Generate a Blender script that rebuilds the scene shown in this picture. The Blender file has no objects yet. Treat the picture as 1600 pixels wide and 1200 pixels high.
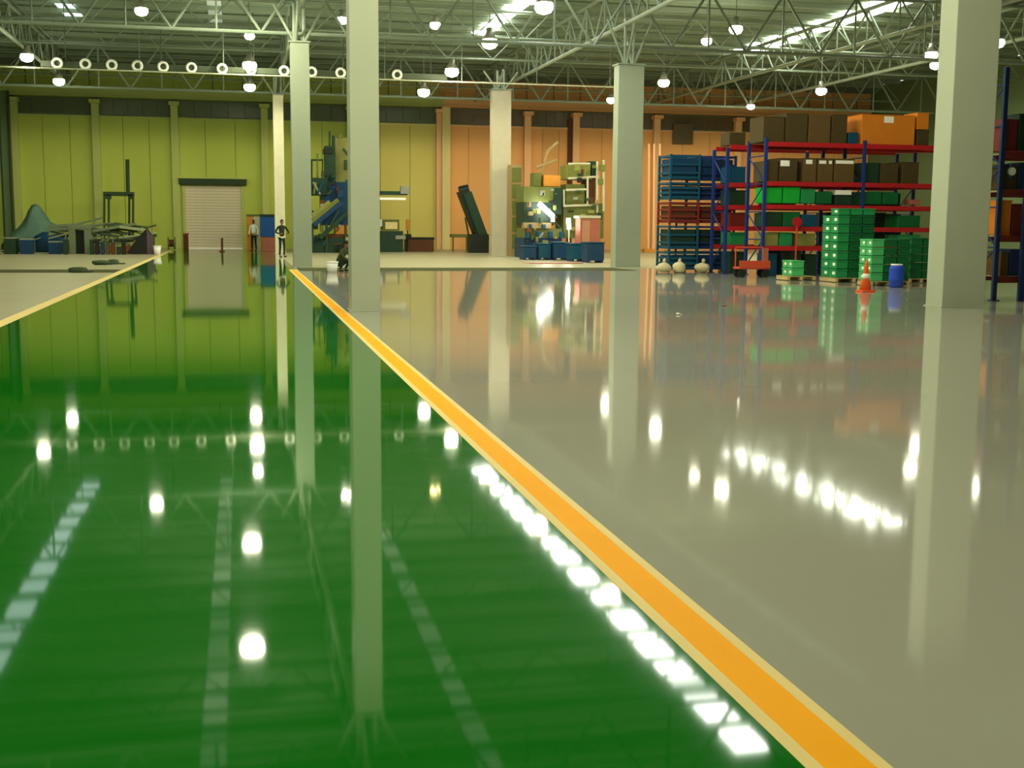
import bpy, bmesh, math, random
from mathutils import Vector, Matrix, Quaternion
random.seed(7)
S = bpy.context.scene
COL = S.collection

# ------------------------------------------------------------------ camera
F = 1900.0; EYE = 1.65                      # focal length in pixels of the 1600x1200 frame, eye height in metres
def _n(v): return v.normalized()
_f = _n(Vector(((373-800)/F, (600-346)/F, -1.0)))
_u = Vector((.008, 1.0, 0.0)); _u.z = -(_u.x*_f.x+_u.y*_f.y)/_f.z; _u.normalize()
_r = _f.cross(_u)
M = Matrix((_r, _f, _u))                    # world = M @ camera space
def ray(px, py): return M @ Vector(((px-800)/F, (600-py)/F, -1.0))
def at(px, py, Y):                          # point of the hall seen at that pixel, Y metres down the hall
    d = ray(px, py); return d*(Y/d.y)+Vector((0, 0, EYE))
def ground(px, py, z=0.0):
    d = ray(px, py); return d*((z-EYE)/d.z)+Vector((0, 0, EYE))
cd = bpy.data.cameras.new('camera'); cam = bpy.data.objects.new('camera', cd); COL.objects.link(cam)
cd.sensor_width = 36; cd.lens = 36*F/1600; cd.clip_start = .05; cd.clip_end = 400
cam.matrix_world = Matrix.Translation((0, 0, EYE)) @ M.to_4x4()
S.camera = cam

# ------------------------------------------------------------------ world, exposure, daylight strength
w = bpy.data.worlds.new('world'); S.world = w; w.use_nodes = True
w.node_tree.nodes['Background'].inputs[0].default_value = (.75, .85, .8, 1)
w.node_tree.nodes['Background'].inputs[1].default_value = 1.0
S.view_settings.view_transform = 'Standard'; S.view_settings.look = 'None'
S.view_settings.gamma = 1; S.view_settings.use_curve_mapping = False
S.view_settings.exposure = 1.0
SKY_HI, SKY_MID, SKY_LO = 7.0, .6, .07    # radiance of the roof lights
LAMP = 18.0
PLAMP = 420.0

# ------------------------------------------------------------------ materials
MATS = {}
def mat(name, col, rough=.6, metal=0, var=.12, scale=3, emit=0, ecol=None, bump=0, bscale=8, stretch=None, spec=.5, ior=1.5):
    if name in MATS: return MATS[name]
    m = bpy.data.materials.new(name); m.use_nodes = True; nt = m.node_tree; N = nt.nodes; L = nt.links
    b = N['Principled BSDF']; b.inputs['Roughness'].default_value = rough; b.inputs['Metallic'].default_value = metal
    b.inputs['IOR'].default_value = ior
    tc = N.new('ShaderNodeTexCoord'); mp = N.new('ShaderNodeMapping'); L.new(tc.outputs['Object'], mp.inputs[0])
    if stretch: mp.inputs['Scale'].default_value = stretch
    nz = N.new('ShaderNodeTexNoise'); nz.inputs['Scale'].default_value = scale; nz.inputs['Detail'].default_value = 3
    L.new(mp.outputs[0], nz.inputs['Vector'])
    mx = N.new('ShaderNodeMix'); mx.data_type = 'RGBA'
    mx.inputs[6].default_value = tuple(c*(1-var) for c in col)+(1,); mx.inputs[7].default_value = tuple(min(1, c*(1+var)) for c in col)+(1,)
    L.new(nz.outputs[0], mx.inputs[0]); L.new(mx.outputs[2], b.inputs['Base Color'])
    if emit:
        b.inputs['Emission Color'].default_value = tuple(ecol or col)+(1,); b.inputs['Emission Strength'].default_value = emit
    if bump:
        n2 = N.new('ShaderNodeTexNoise'); n2.inputs['Scale'].default_value = bscale; n2.inputs['Detail'].default_value = 2
        L.new(mp.outputs[0], n2.inputs['Vector'])
        bp = N.new('ShaderNodeBump'); bp.inputs['Strength'].default_value = bump; bp.inputs['Distance'].default_value = .01
        L.new(n2.outputs[0], bp.inputs['Height']); L.new(bp.outputs[0], b.inputs['Normal'])
    MATS[name] = m; return m

grey_floor = mat('grey_epoxy', (.345, .348, .272), .055, var=.05, scale=.6, bump=.05, bscale=1.3)
green_floor = mat('green_epoxy', (.0015, .135, .0045), .04, var=.10, scale=.5, bump=.045, bscale=1.1)
yellow = mat('yellow_line_paint', (.95, .42, .006), .5, var=.05, scale=2, ior=1.22)
cream = mat('cream_line_paint', (.78, .62, .24), .45, var=.06, ior=1.25)
matte_floor = mat('matte_beige_screed', (.40, .38, .235), .33, var=.12, scale=.8, ior=1.35)
joint = mat('dark_joint', (.075, .08, .035), .8, ior=1.1)
col_paint = mat('column_paint', (.42, .46, .33), .45, var=.05, scale=1.5)
steel_paint = mat('truss_paint', (.20, .25, .18), .5, var=.1)
steel_pale = mat('pale_truss_paint', (.28, .33, .235), .5, var=.1)
deck_m = mat('roof_deck', (.22, .29, .20), .6, var=.1)
purlin_m = mat('purlin_paint', (.26, .32, .23), .5)
green_wall = mat('yellow_green_wall_paint', (.50, .58, .10), .6, var=.07, scale=.35)
mid_wall = mat('yellow_wall_tone', (.64, .57, .15), .6, var=.07, scale=.35)
orange_wall = mat('orange_wall_tone', (.82, .43, .15), .6, var=.10, scale=.35)
green_pil = mat('pale_green_pilaster_paint', (.50, .56, .16), .6)
mid_pil = mat('pale_yellow_pilaster_tone', (.72, .62, .26), .6)
orange_pil = mat('pale_orange_pilaster_tone', (.88, .52, .26), .6)
upper_clad = mat('grey_green_cladding', (.15, .19, .13), .6)
beam_g = mat('yellow_green_beam_paint', (.42, .48, .13), .5)
beam_o = mat('orange_beam_tone', (.75, .42, .18), .5)
dark_glass = mat('dark_window_glass', (.10, .13, .06), .25)
dark_glass_o = mat('brown_window_glass', (.14, .10, .05), .25)
dark_steel = mat('dark_green_steel', (.035, .06, .025), .5)
black = mat('black_paint', (.012, .016, .012), .5)
shutter = mat('shutter_slat_paint', (.80, .70, .48), .5, var=.06)
side_wall_m = mat('side_wall_cladding', (.12, .18, .08), .7)
sky_white = mat('bright_rooflight', (.8, .8, .8), .4, emit=SKY_HI, ecol=(1, 1, .93))
sky_warm = mat('bright_warm_rooflight', (.8, .8, .8), .4, emit=SKY_HI, ecol=(1, 1, .85))
sky_mid = mat('medium_rooflight', (.8, .8, .8), .4, emit=SKY_MID, ecol=(.75, .95, 1))
sky_lo = mat('dim_rooflight', (.6, .6, .6), .4, emit=SKY_LO, ecol=(.7, 1, .85))
bulb_m = mat('lamp_bowl_glow', (.9, .9, .8), .4, emit=LAMP, ecol=(1, .97, .72))
bulb_y = mat('lamp_bowl_yellow_glow', (.9, .9, .6), .4, emit=LAMP*.4, ecol=(1, .85, .3))
tube_m = mat('tube_glow', (.9, .9, .9), .4, emit=14, ecol=(1, 1, .92))
housing = mat('lamp_housing_grey', (.25, .25, .2), .4, metal=.4)
red_beam = mat('red_rack_beam', (.42, .015, .018), .4, var=.15)
blue_post = mat('blue_rack_post', (.014, .032, .15), .45, var=.15)
blue_dark = mat('dark_blue_steel', (.012, .035, .13), .45)
teal = mat('teal_blue_steel', (.006, .06, .11), .5)
red_dark = mat('dark_red_steel', (.16, .02, .015), .5)
red_orange = mat('orange_red_paint', (.55, .07, .03), .5)
brown_box = mat('brown_cardboard', (.11, .065, .02), .8, var=.2)
dark_box = mat('dark_brown_cardboard', (.065, .045, .015), .8, var=.2)
orange_box = mat('orange_plywood', (.62, .19, .015), .7, var=.1)
green_box = mat('bright_green_plastic', (.01, .36, .035), .5, var=.15)
green_crate = mat('green_crate_plastic', (.018, .24, .07), .5, var=.2)
green_crate_dk = mat('dark_and_shaded_green_plastic', (.006, .11, .03), .5, var=.2)
pale_green = mat('pale_and_lit_green_plastic', (.07, .42, .13), .5, var=.15)
label_white = mat('white_paper_label', (.85, .85, .72), .7)
wood = mat('pallet_wood', (.50, .38, .17), .8, var=.2)
white_p = mat('white_plastic', (.85, .85, .78), .5)
cone_o = mat('cone_orange', (.75, .11, .02), .5)
blue_drum = mat('blue_drum_plastic', (.02, .06, .42), .4)
olive = mat('olive_machine_paint', (.13, .15, .035), .5, var=.2)
olive_lt = mat('light_olive_machine_paint', (.21, .22, .055), .5, var=.2)
khaki = mat('khaki_panel_paint', (.30, .22, .09), .6)
orange_m = mat('orange_machine_paint', (.62, .26, .04), .5)
machine_blue = mat('machine_blue_paint', (.008, .042, .10), .5, var=.3)
machine_green = mat('machine_dark_green', (.014, .04, .022), .5, var=.3)
grey_met = mat('grey_machine_metal', (.30, .32, .25), .4, metal=.3)
brown_red = mat('brown_red_paint', (.10, .035, .012), .6)
pink_red = mat('pink_red_paint', (.36, .12, .075), .6)
tarp_m = mat('blue_green_tarp', (.09, .17, .12), .7, var=.3, scale=1.5)
plank_a = mat('pale_scrap_wood', (.30, .34, .17), .8); plank_b = mat('dark_scrap_metal', (.05, .075, .035), .6)
plank_c = mat('grey_green_scrap', (.14, .18, .10), .7)
skin_m = mat('skin', (.20, .11, .06), .6); hair_m = mat('black_hair', (.01, .01, .008), .6)
dark_cloth = mat('dark_green_cloth', (.018, .028, .014), .9); white_cloth = mat('white_cloth', (.8, .82, .72), .9)
brown_cloth = mat('olive_brown_cloth', (.05, .06, .02), .9)
ring_m = mat('nozzle_pale_metal', (.92, .95, .80), .5)
duct_m = mat('dark_duct_metal', (.07, .09, .05), .5)
pipe_dim = mat('dim_pipe_paint', (.45, .48, .33), .5)
pipe_pale = mat('pale_pipe_paint', (.50, .50, .34), .5)

# ------------------------------------------------------------------ helpers
def props(o, label=None, cat=None, group=None, kind=None):
    if label: o['label'] = label
    if cat: o['category'] = cat
    if group: o['group'] = group
    if kind: o['kind'] = kind
    return o
def thing(name, label, cat, loc=(0, 0, 0), rz=0, group=None):
    o = bpy.data.objects.new(name, None); COL.objects.link(o); o.empty_display_size = .2
    o.location = loc; o.rotation_euler = (0, 0, rz)
    return props(o, label, cat, group)
_me = {}
def _mesh(key, m, fill):
    k = (key, m.name if m else '')
    if k not in _me:
        me = bpy.data.meshes.new(key); bm = bmesh.new(); fill(bm); bm.to_mesh(me); bm.free()
        if m: me.materials.append(m)
        _me[k] = me
    return _me[k]
def _link(name, me, parent):
    o = bpy.data.objects.new(name, me); COL.objects.link(o)
    if parent is not None: o.parent = parent
    return o
def box(name, m, c, s, parent=None, rot=None, bevel=True):
    def fill(bm): bmesh.ops.create_cube(bm, size=1)
    if bevel:
        # a real bevel sized from the smallest side
        b = min(.012, min(s)*.12); me = bpy.data.meshes.new(name); bm = bmesh.new()
        bmesh.ops.create_cube(bm, size=1); bmesh.ops.scale(bm, vec=s, verts=bm.verts)
        bmesh.ops.bevel(bm, geom=list(bm.edges), offset=b, segments=1, affect='EDGES')
        bm.to_mesh(me); bm.free(); me.materials.append(m)
        o = _link(name, me, parent); o.location = c
    else:
        o = _link(name, _mesh('unit_box', m, fill), parent); o.location = c; o.scale = s
    if rot: o.rotation_euler = rot
    return o
def rod(name, m, a, b, r, parent=None, n=8):
    def fill(bm): bmesh.ops.create_cone(bm, cap_ends=True, segments=n, radius1=1, radius2=1, depth=1)
    a = Vector(a); b = Vector(b); d = b-a
    o = _link(name, _mesh('unit_rod_%d' % n, m, fill), parent)
    o.location = (a+b)/2; o.rotation_mode = 'QUATERNION'; o.rotation_quaternion = Vector((0, 0, 1)).rotation_difference(d)
    o.scale = (r, r, d.length)
    return o
def bar(name, m, a, b, w_, h_, parent=None):      # square section member
    a = Vector(a); b = Vector(b); d = b-a
    def fill(bm): bmesh.ops.create_cube(bm, size=1)
    o = _link(name, _mesh('unit_box', m, fill), parent)
    o.location = (a+b)/2; o.rotation_mode = 'QUATERNION'; o.rotation_quaternion = d.to_track_quat('X', 'Z')
    o.scale = (d.length, w_, h_)
    return o
def lathe(name, m, prof, parent=None, loc=(0, 0, 0), n=16, key=None):
    def fill(bm):
        rings = [[bm.verts.new((r*math.cos(2*math.pi*k/n), r*math.sin(2*math.pi*k/n), z)) for k in range(n)] for r, z in prof]
        for a, b in zip(rings, rings[1:]):
            for k in range(n): bm.faces.new((a[k], a[(k+1) % n], b[(k+1) % n], b[k]))
        bm.faces.new(rings[0][::-1]); bm.faces.new(rings[-1])
        for f in bm.faces: f.smooth = True
    o = _link(name, _mesh(key or name+str(hash(tuple(prof))), m, fill), parent); o.location = loc
    return o
def from_faces(name, m, vs, fs, parent=None, loc=(0, 0, 0), smooth=False):
    me = bpy.data.meshes.new(name); me.from_pydata([tuple(v) for v in vs], [], fs); me.update(); me.materials.append(m)
    if smooth:
        for p in me.polygons: p.use_smooth = True
    o = _link(name, me, parent); o.location = loc; return o
def prism(name, m, pts, y0, y1, parent=None, loc=(0, 0, 0)):   # outline in x,z pulled along y
    n = len(pts); vs = [(x, y0, z) for x, z in pts]+[(x, y1, z) for x, z in pts]
    fs = [tuple(range(n)), tuple(range(2*n-1, n-1, -1))]+[(i, i+n, (i+1) % n+n, (i+1) % n) for i in range(n)]
    o = from_faces(name, m, vs, fs, parent, loc)
    bm = bmesh.new(); bm.from_mesh(o.data); bmesh.ops.recalc_face_normals(bm, faces=bm.faces); bm.to_mesh(o.data); bm.free()
    return o

# ------------------------------------------------------------------ shell
YB, YF = 77.0, -24.0            # back wall, wall behind the photographer
XL, XR = -14.6, 42.0
ZR = 11.0                       # roof deck
fl = box('floor', grey_floor, ((XL+XR)/2, (YB+YF)/2, -.1), (XR-XL, YB-YF, .2), bevel=False); props(fl, kind='structure')
def child_flat(name, m, x0, x1, y0, y1, z, th=.003):
    me = bpy.data.meshes.new(name); bm = bmesh.new(); bmesh.ops.create_cube(bm, size=1)
    bmesh.ops.scale(bm, vec=(x1-x0, y1-y0, th), verts=bm.verts)
    bmesh.ops.translate(bm, vec=((x0+x1)/2, (y0+y1)/2, z+th/2), verts=bm.verts)
    bm.to_mesh(me); bm.free(); me.materials.append(m)
    o = _link(name, me, fl); o.matrix_parent_inverse = (Matrix.Translation(fl.location) @ Matrix.Diagonal((XR-XL, YB-YF, .2, 1))).inverted()
    return o
bpy.context.view_layer.update()
o = child_flat('green_aisle_coating', green_floor, -3.62, 1.70, YF+1, YB-.4, 0, .004); o['label'] = 'glossy green aisle'
o = child_flat('yellow_line', yellow, 1.715, 1.875, YF+1, 43.0, 0, .006); o['label'] = 'yellow aisle line'
child_flat('line_edging', cream, 1.66, 1.715, YF+1, 43.0, 0, .005)
child_flat('line_edging', cream, 1.875, 1.925, YF+1, 43.0, 0, .005)
o = child_flat('yellow_line', cream, -3.86, -3.62, YF+1, 70.0, 0, .006); o['label'] = 'pale yellow aisle line'
o = child_flat('matte_screed', matte_floor, XL+.05, -3.88, YF+1, YB-.4, 0, .0035); o['label'] = 'dull beige floor left of the aisle'
o = child_flat('matte_screed', matte_floor, 1.95, XR-.1, 44.35, YB-.4, 0, .0035); o['label'] = 'duller beige floor beyond the dark joint'
child_flat('expansion_joint', joint, XL+.1, -3.9, 40.6, 43.2, 0, .0045)
child_flat('expansion_joint', joint, 2.0, 14.0, 42.0, 44.9, 0, .0045)

# walls
def wall_box(name, m, x0, x1, y0, y1, z0, z1, kind=True, parent=None):
    o = box(name, m, ((x0+x1)/2, (y0+y1)/2, (z0+z1)/2), (x1-x0, y1-y0, z1-z0), parent, bevel=False)
    if kind: o['kind'] = 'structure'
    return o
wb = bpy.data.objects.new('wall_back', None); COL.objects.link(wb); wb['kind'] = 'structure'; wb.location = (0, YB, 0)
wall_box('wall_left', side_wall_m, XL-.3, XL, YF, YB, 0, ZR)
wall_box('wall_right', side_wall_m, XR, XR+.3, YF, YB, 0, ZR)
wall_box('wall_front', side_wall_m, XL, XR, YF-.3, YF, 0, ZR)
def wx(px): return at(px, 300, YB).x
pil_px = [28, 154, 276, 415, 548, 686, 822, 897, 1022, 1148]
pil = [wx(p) for p in pil_px]
zb0 = at(300, 157, YB).z; zb1 = at(300, 143, YB).z       # crane beam on the wall
zs0 = at(300, 184, YB).z                                   # window strip below it
cuts = [XL]+pil+[wx(1260), wx(1380), XR]
def tone(x): return 0 if x < wx(600) else (1 if x < wx(690) else 2)  # wall tone by position: green, then yellow, then orange to the right
dx0, dx1 = wx(287), wx(379); dz1 = at(330, 290, YB).z
for i, (a, b) in enumerate(zip(cuts, cuts[1:])):
    t = tone((a+b)/2); wm = (green_wall, mid_wall, orange_wall)[t]
    if pil_px[3]-5 < 0: pass
    n = 3; W = (b-a)/n
    for k in range(n):
        xa, xb = a+k*W+.012, a+(k+1)*W-.012
        # leave the doorway open
        if xb > dx0 and xa < dx1:
            if xa < dx0: box('wall_panel', wm, ((xa+dx0)/2, .1, zs0/2), (dx0-xa, .2, zs0), wb, bevel=False)
            if xb > dx1: box('wall_panel', wm, ((xb+dx1)/2, .1, zs0/2), (xb-dx1, .2, zs0), wb, bevel=False)
            xa2, xb2 = max(xa, dx0), min(xb, dx1)
            box('wall_panel', wm, ((xa2+xb2)/2, .1, (dz1+zs0)/2), (xb2-xa2, .2, zs0-dz1), wb, bevel=False)
        else:
            box('wall_panel', wm, ((xa+xb)/2, .1, zs0/2), (xb-xa, .2, zs0), wb, bevel=False)
    # horizontal girt under the glass strip
    box('wall_girt', (green_pil, mid_pil, orange_pil)[t], ((a+b)/2, -.03, zs0-.08), (b-a-.02, .1, .12), wb, bevel=False)
    box('upper_panel', wm, ((a+b)/2, .1, (zb0+zb1+1.0)/2+.1), (b-a-.02, .2, zb1+1.2-zb0), wb, bevel=False)
    box('cladding_panel', upper_clad, ((a+b)/2, .12, (zb1+1.1+ZR)/2), (b-a-.02, .2, ZR-zb1-1.1), wb, bevel=False)
    # glass strip: a window per bay with panes
    wn = bpy.data.objects.new('window_%d' % (i+1), None); COL.objects.link(wn); wn['kind'] = 'structure'; wn.location = (0, YB, 0)
    gm = dark_glass if t < 2 else dark_glass_o
    np_ = 5; wv = (b-a-.3)/np_
    for k in range(np_):
        box('pane', gm, (a+.15+wv*(k+.5), .08, (zs0+zb0)/2), (wv-.05, .03, zb0-zs0-.16), wn, bevel=False)
        rod('mullion', upper_clad, (a+.15+wv*k, .05, zs0+.02), (a+.15+wv*k, .05, zb0-.02), .02, wn, 6)
    box('window_frame', upper_clad, ((a+b)/2, .05, zb0-.06), (b-a-.3, .06, .06), wn, bevel=False)
    box('window_frame', upper_clad, ((a+b)/2, .05, zs0+.05), (b-a-.3, .06, .06), wn, bevel=False)
wall_box('core', upper_clad, XL, XR, .25, .4, dz1+.4, ZR, False, wb)
wall_box('core', upper_clad, XL, dx0-.1, .25, .4, 0, dz1+.4, False, wb)
wall_box('core', upper_clad, dx1+.1, XR, .25, .4, 0, dz1+.4, False, wb)
wall_box('core', upper_clad, dx0-.1, dx1+.1, .3, .4, 0, dz1+.4, False, wb)
for x in pil:
    t = tone(x+.2); pm = (green_pil, mid_pil, orange_pil)[t]
    box('pilaster', pm, (x, -.2, zb0/2-.15), (.42, .4, zb0-.3), wb, bevel=False)
    box('pilaster_bracket', pm, (x, -.35, zb0-.25), (.6, .7, .22), wb, bevel=False)
box('pilaster', mid_pil, (wx(686)+.35, -.35, zb0/2), (.5, .7, zb0), wb, bevel=False)
# one dark gap with hanging duct and dark opening on the orange side
box('dark_vent', dark_glass_o, (wx(1063), -.15, at(1063, 210, YB).z), (1.35, .3, 1.3), wb)
box('downpipe', brown_red, (wx(889), -.1, 4.2), (.3, .2, 8.2), wb)

# crane beam
cb = thing('crane_runway_beam', 'long pale crane runway beam along the top of the back wall with walkway rail above', 'beam', (0, YB-.75, 0))
xsp = wx(690)
for (a, b, m_) in ((XL+.3, xsp, beam_g), (xsp, XR-.3, beam_o)):
    o = box('web_plate', m_, ((a+b)/2, 0, (zb0+zb1)/2), (b-a, .06, zb1-zb0), cb, bevel=False)
    box('flange', m_, ((a+b)/2, 0, zb1), (b-a, .5, .05), cb, bevel=False)
    box('flange', m_, ((a+b)/2, 0, zb0), (b-a, .5, .05), cb, bevel=False)
    for dz in (.45, .95): rod('handrail', m_, (a, .1, zb1+dz), (b, .1, zb1+dz), .03, cb, 6)
x = XL+1
while x < XR-1:
    rod('rail_post', dark_steel if int(x*10) % 3 else beam_g, (x, .1, zb1), (x, .1, zb1+1), .03, cb, 6)
    x += 1.75

# roller door
d = bpy.data.objects.new('door_1', None); COL.objects.link(d); d['kind'] = 'structure'; d.location = (0, YB, 0)
d['label'] = 'cream roller shutter door with dark hood in the green back wall'
ns = 22; sh = dz1/ns
for k in range(ns):
    box('slat', shutter, ((dx0+dx1)/2, .06, sh*(k+.5)), (dx1-dx0-.1, .05, sh-.012), d)
for x_ in (dx0, dx1): box('guide_rail', green_pil, (x_, -.04, dz1/2), (.16, .18, dz1), d)
o = box('shutter_hood', dark_steel, ((dx0+dx1)/2, -.3, dz1+.22), (dx1-dx0+.5, .6, .34), d); o['label'] = 'dark green box hood'
box('hood_top', green_pil, ((dx0+dx1)/2, -.3, dz1+.43), (dx1-dx0+.6, .66, .08), d)

# left end wall column + downpipes
cl = thing('corner_column', 'dark green steel column standing in the far left corner of the hall', 'column', (at(12, 300, 74).x, 74, 0))
box('flange', dark_steel, (-.25, 0, 4.4), (.06, .5, 8.8), cl); box('flange', dark_steel, (.25, 0, 4.4), (.06, .5, 8.8), cl)
box('web_plate', side_wall_m, (0, 0, 4.4), (.44, .08, 8.8), cl); box('base_plate', dark_steel, (0, 0, .03), (.8, .8, .06), cl)

# ------------------------------------------------------------------ roof
def roof():
    vs = []; fs = []
    y = YF; prof = []
    while y < YB:
        prof += [(y, 0), (y+.3, 0), (y+.36, .09), (y+.66, .09), (y+.72, 0)]; y += .72
    for (yy, zz) in prof:
        vs.append((XL, yy, ZR+zz)); vs.append((XR, yy, ZR+zz))
    for i in range(len(prof)-1): fs.append((2*i, 2*i+1, 2*i+3, 2*i+2))
    return from_faces('ceiling', deck_m, vs, fs)
ce = roof(); ce['kind'] = 'structure'
topper = box('roof_cover', deck_m, ((XL+XR)/2, (YB+YF)/2, ZR+.3), (XR-XL+.6, YB-YF+.6, .1), ce, bevel=False)
y = YF+1.0
while y < YB:
    bar('purlin', purlin_m, (XL+.1, y, ZR-.13), (XR-.1, y, ZR-.13), .09, .2, ce); y += 2.4
rs = random.Random(5)
sky_dirty = mat('dirty_rooflight', (.6, .6, .55), .5, emit=SKY_HI*.35, ecol=(.95, 1, .9))
def strip(xc, wdt, y0, y1, m, pitch=1.2, lab=None):
    y = y0
    while y < y1-.01:
        mm = m
        if m in (sky_white, sky_warm): mm = rs.choice((m, m, m, sky_dirty))
        o = box('rooflight_panel', mm, (xc, y+pitch/2, ZR-.035), (wdt, pitch-.12, .03), ce, bevel=False)
        if lab: o['label'] = lab
        y += pitch
strip(11.9, .9, 26.0, 61.0, sky_white, lab='bright white rooflight panel')
strip(26.9, 1.7, 46.0, 62.5, sky_warm, lab='bright white rooflight panel')
strip(-7.2, .8, -10, 60.0, sky_mid, lab='pale blue rooflight panel')
strip(-.85, .6, 20.0, 60.0, sky_lo, lab='dim green-tinted rooflight panel')
strip(5.5, .55, 26.0, 50.0, sky_lo, lab='dim green-tinted rooflight panel')

# trusses
def truss(name, label, A, B, zb, zt, pitch, tube=.06, web=.035, m=steel_paint, mb=None, group=None, verticals=True, plane='x'):
    A = Vector(A); B = Vector(B); L = (B-A).length; n = max(2, round(L/pitch)); st = (B-A)/n
    t = thing(name, label, 'truss', (A.x, A.y, 0), 0, group)
    P = lambda k, z: Vector((st.x*k, st.y*k, z))
    rod('top_chord', m, P(0, zt), P(n, zt), tube, t)
    rod('bottom_chord', mb or m, P(0, zb), P(n, zb), tube, t)
    for k in range(n):
        mid = k+.5
        rod('web_strut', m, P(k, zb), P(mid, zt), web, t, 6); rod('web_strut', m, P(mid, zt), P(k+1, zb), web, t, 6)
        if verticals: rod('vertical_strut', m, P(k+.5, zb), P(k+.5, zt), web*.8, t, 6)
    return t
R1, R2, R3 = 2.33, 14.5, 26.0
RY = (22.8, 45.2, 66.0)
names = {-9.3: 'left of the green aisle', R1: 'above the slim columns by the green aisle', R2: 'above the broad middle column row', R3: 'above the pallet racks', 31.6: 'near the right wall beyond the racks'}
for X_, zb in ((-9.3, 9.35), (R1, 9.3), (R2, 9.2), (R3, 9.35), (31.6, 9.35)):
    truss('roof_truss', 'tubular grey-green girder running down the hall '+names[X_], (X_, 20.5, 0), (X_, 76, 0), zb, 10.7, 2.6, .085, .045, steel_paint, steel_pale)
for Y_, nm in zip(RY, ('over the nearest columns', 'over the second line of columns', 'over the farthest columns')):
    truss('roof_truss', 'deep tubular grey-green cross truss '+nm, (XL+.1, Y_+.35, 0), (XR-1, Y_+.35, 0), 8.35, 10.6, 3.05, .07, .05)
for Y_, nm in ((30.2, 'first light cross truss beyond the nearest columns'), (37.7, 'light cross truss just before the second line of columns'), (52.2, 'light cross truss just beyond the second line of columns'), (59.1, 'light cross truss just before the farthest columns'), (71.5, 'light cross truss closest to the back wall')):
    truss('roof_truss', 'grey-green '+nm, (XL+.1, Y_, 0), (XR-1, Y_, 0), 9.5, 10.6, 2.2, .05, .03, verticals=False)

# ------------------------------------------------------------------ columns
def column(px0, pxm, px1, Y, top, label, fan=True, gm=col_paint):
    """px0..pxm is the left face, pxm..px1 the face towards the camera"""
    pyb = 600
    for _ in range(5):
        g = at(pxm, pyb, Y); pyb += (0-g.z)*0
    xa = at(pxm, 430, Y).x; xb = at(px1, 430, Y).x; W = xb-xa
    D = .62
    t = thing('column', label, 'column', ((xa+xb)/2, Y+D/2, 0))
    box('shaft', gm, (0, 0, top/2), (W, D, top), t)
    box('base_plate', gm, (0, 0, .008), (W+.06, D+.06, .016), t)
    box('cap_plate', steel_pale, (0, 0, top+.03), (W+.1, D+.1, .06), t)
    if fan:
        for s in (-1, 1):
            rod('fan_strut', steel_pale, (s*.12, 0, top), (s*W*.12, s*1.1, 9.3), .05, t)
            rod('fan_strut', steel_pale, (s*.15, 0, top), (s*.9, 0, 9.35), .05, t)
        rod('post', steel_pale, (-.18, 0, top), (-.18, 0, 9.4), .06, t); rod('post', steel_pale, (.16, 0, top), (.16, 0, 9.4), .06, t)
    return t
darkened_col = mat('darkened_column_paint', (.30, .345, .245), .5, var=.06)  # column paint darkened where the second-row columns came out too bright
column(545, 549, 594, 22.8, 7.85, 'slim pale grey-green column nearest the camera, right beside the yellow line')
column(1447, 1474, 1541, 22.6, 7.7, 'broad pale grey-green column nearest the camera at the right, beside the green crates')
column(457, 459, 488, 45.2, 8.0, 'slim pale grey-green column on the aisle edge, second from the camera', gm=darkened_col)
column(430, 431, 447, 66.0, 8.2, 'thin cream column on the aisle edge behind the standing person, farthest of its row', gm=mat('cream_column_paint', (.62, .60, .40), .5))
column(951, 961, 1000, 45.2, 7.65, 'broad pale grey-green column in the middle of the hall, left of the blue steel cages', gm=darkened_col)
column(764, 768, 797, 62.0, 8.4, 'broad cream-grey column in front of the orange wall beside the inclined conveyor', gm=mat('beige_column_paint', (.50, .46, .32), .5))

# ------------------------------------------------------------------ lamps
WARM = (1, .80, .50)
def lamp(px, py, h, label, m=bulb_m, sc=1.0, light=True, group=None, pos=None, tint=(1, .95, .70), power=1.0):
    p = ground(px, py, h) if pos is None else Vector(pos)
    t = thing('high_bay_lamp', label, 'lamp', (p.x, p.y, p.z), 0, group)
    lathe('glowing_bowl', m, [(.06, -.18), (.20, -.13), (.27, -.02), (.26, .10), (.2, .18)], t, n=14, key='bowl').scale = (sc,)*3
    lathe('reflector', housing, [(.24, .13), (.12, .36), (.10, .50)], t, n=14, key='refl').scale = (sc,)*3
    rod('hanger_rod', housing, (0, 0, .45), (0, 0, 11.06-p.z), .018, t, 6)
    if light:
        ld = bpy.data.lights.new('lamp_light', 'SPOT'); ld.energy = PLAMP*power; ld.color = tint; ld.shadow_soft_size = .25
        ld.spot_size = math.radians(179); ld.spot_blend = .10
        lo = bpy.data.objects.new('lamp_light', ld); COL.objects.link(lo); lo.parent = t; lo.location = (0, 0, -.55)
        lo.visible_glossy = False
        if group is None:
            lu = bpy.data.lights.new('lamp_light', 'POINT'); lu.energy = PLAMP*power*(.05 if tint is WARM else .3); lu.color = tint; lu.shadow_soft_size = .25
            l2 = bpy.data.objects.new('lamp_light', lu); COL.objects.link(l2); l2.parent = t; l2.location = (0, 0, -.5); l2.visible_glossy = False
    return t
def order(i, n): return {0: 'nearest', 1: 'second nearest', 2: 'third nearest', 3: 'fourth nearest', 4: 'fifth nearest'}[i] if i < n-1 else 'farthest'
row_r = [(850, 12, 8.6), (765, 68, 8.5), (706, 113, 8.35), (662, 145, 8.2)]
for i, (a, b, h) in enumerate(row_r):
    lamp(a, b, h, 'glowing high bay lamp, %s of the row left of the broad middle columns' % order(i, 4), sc=1.15, power=(.6, .55, .45, .4)[i])
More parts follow.
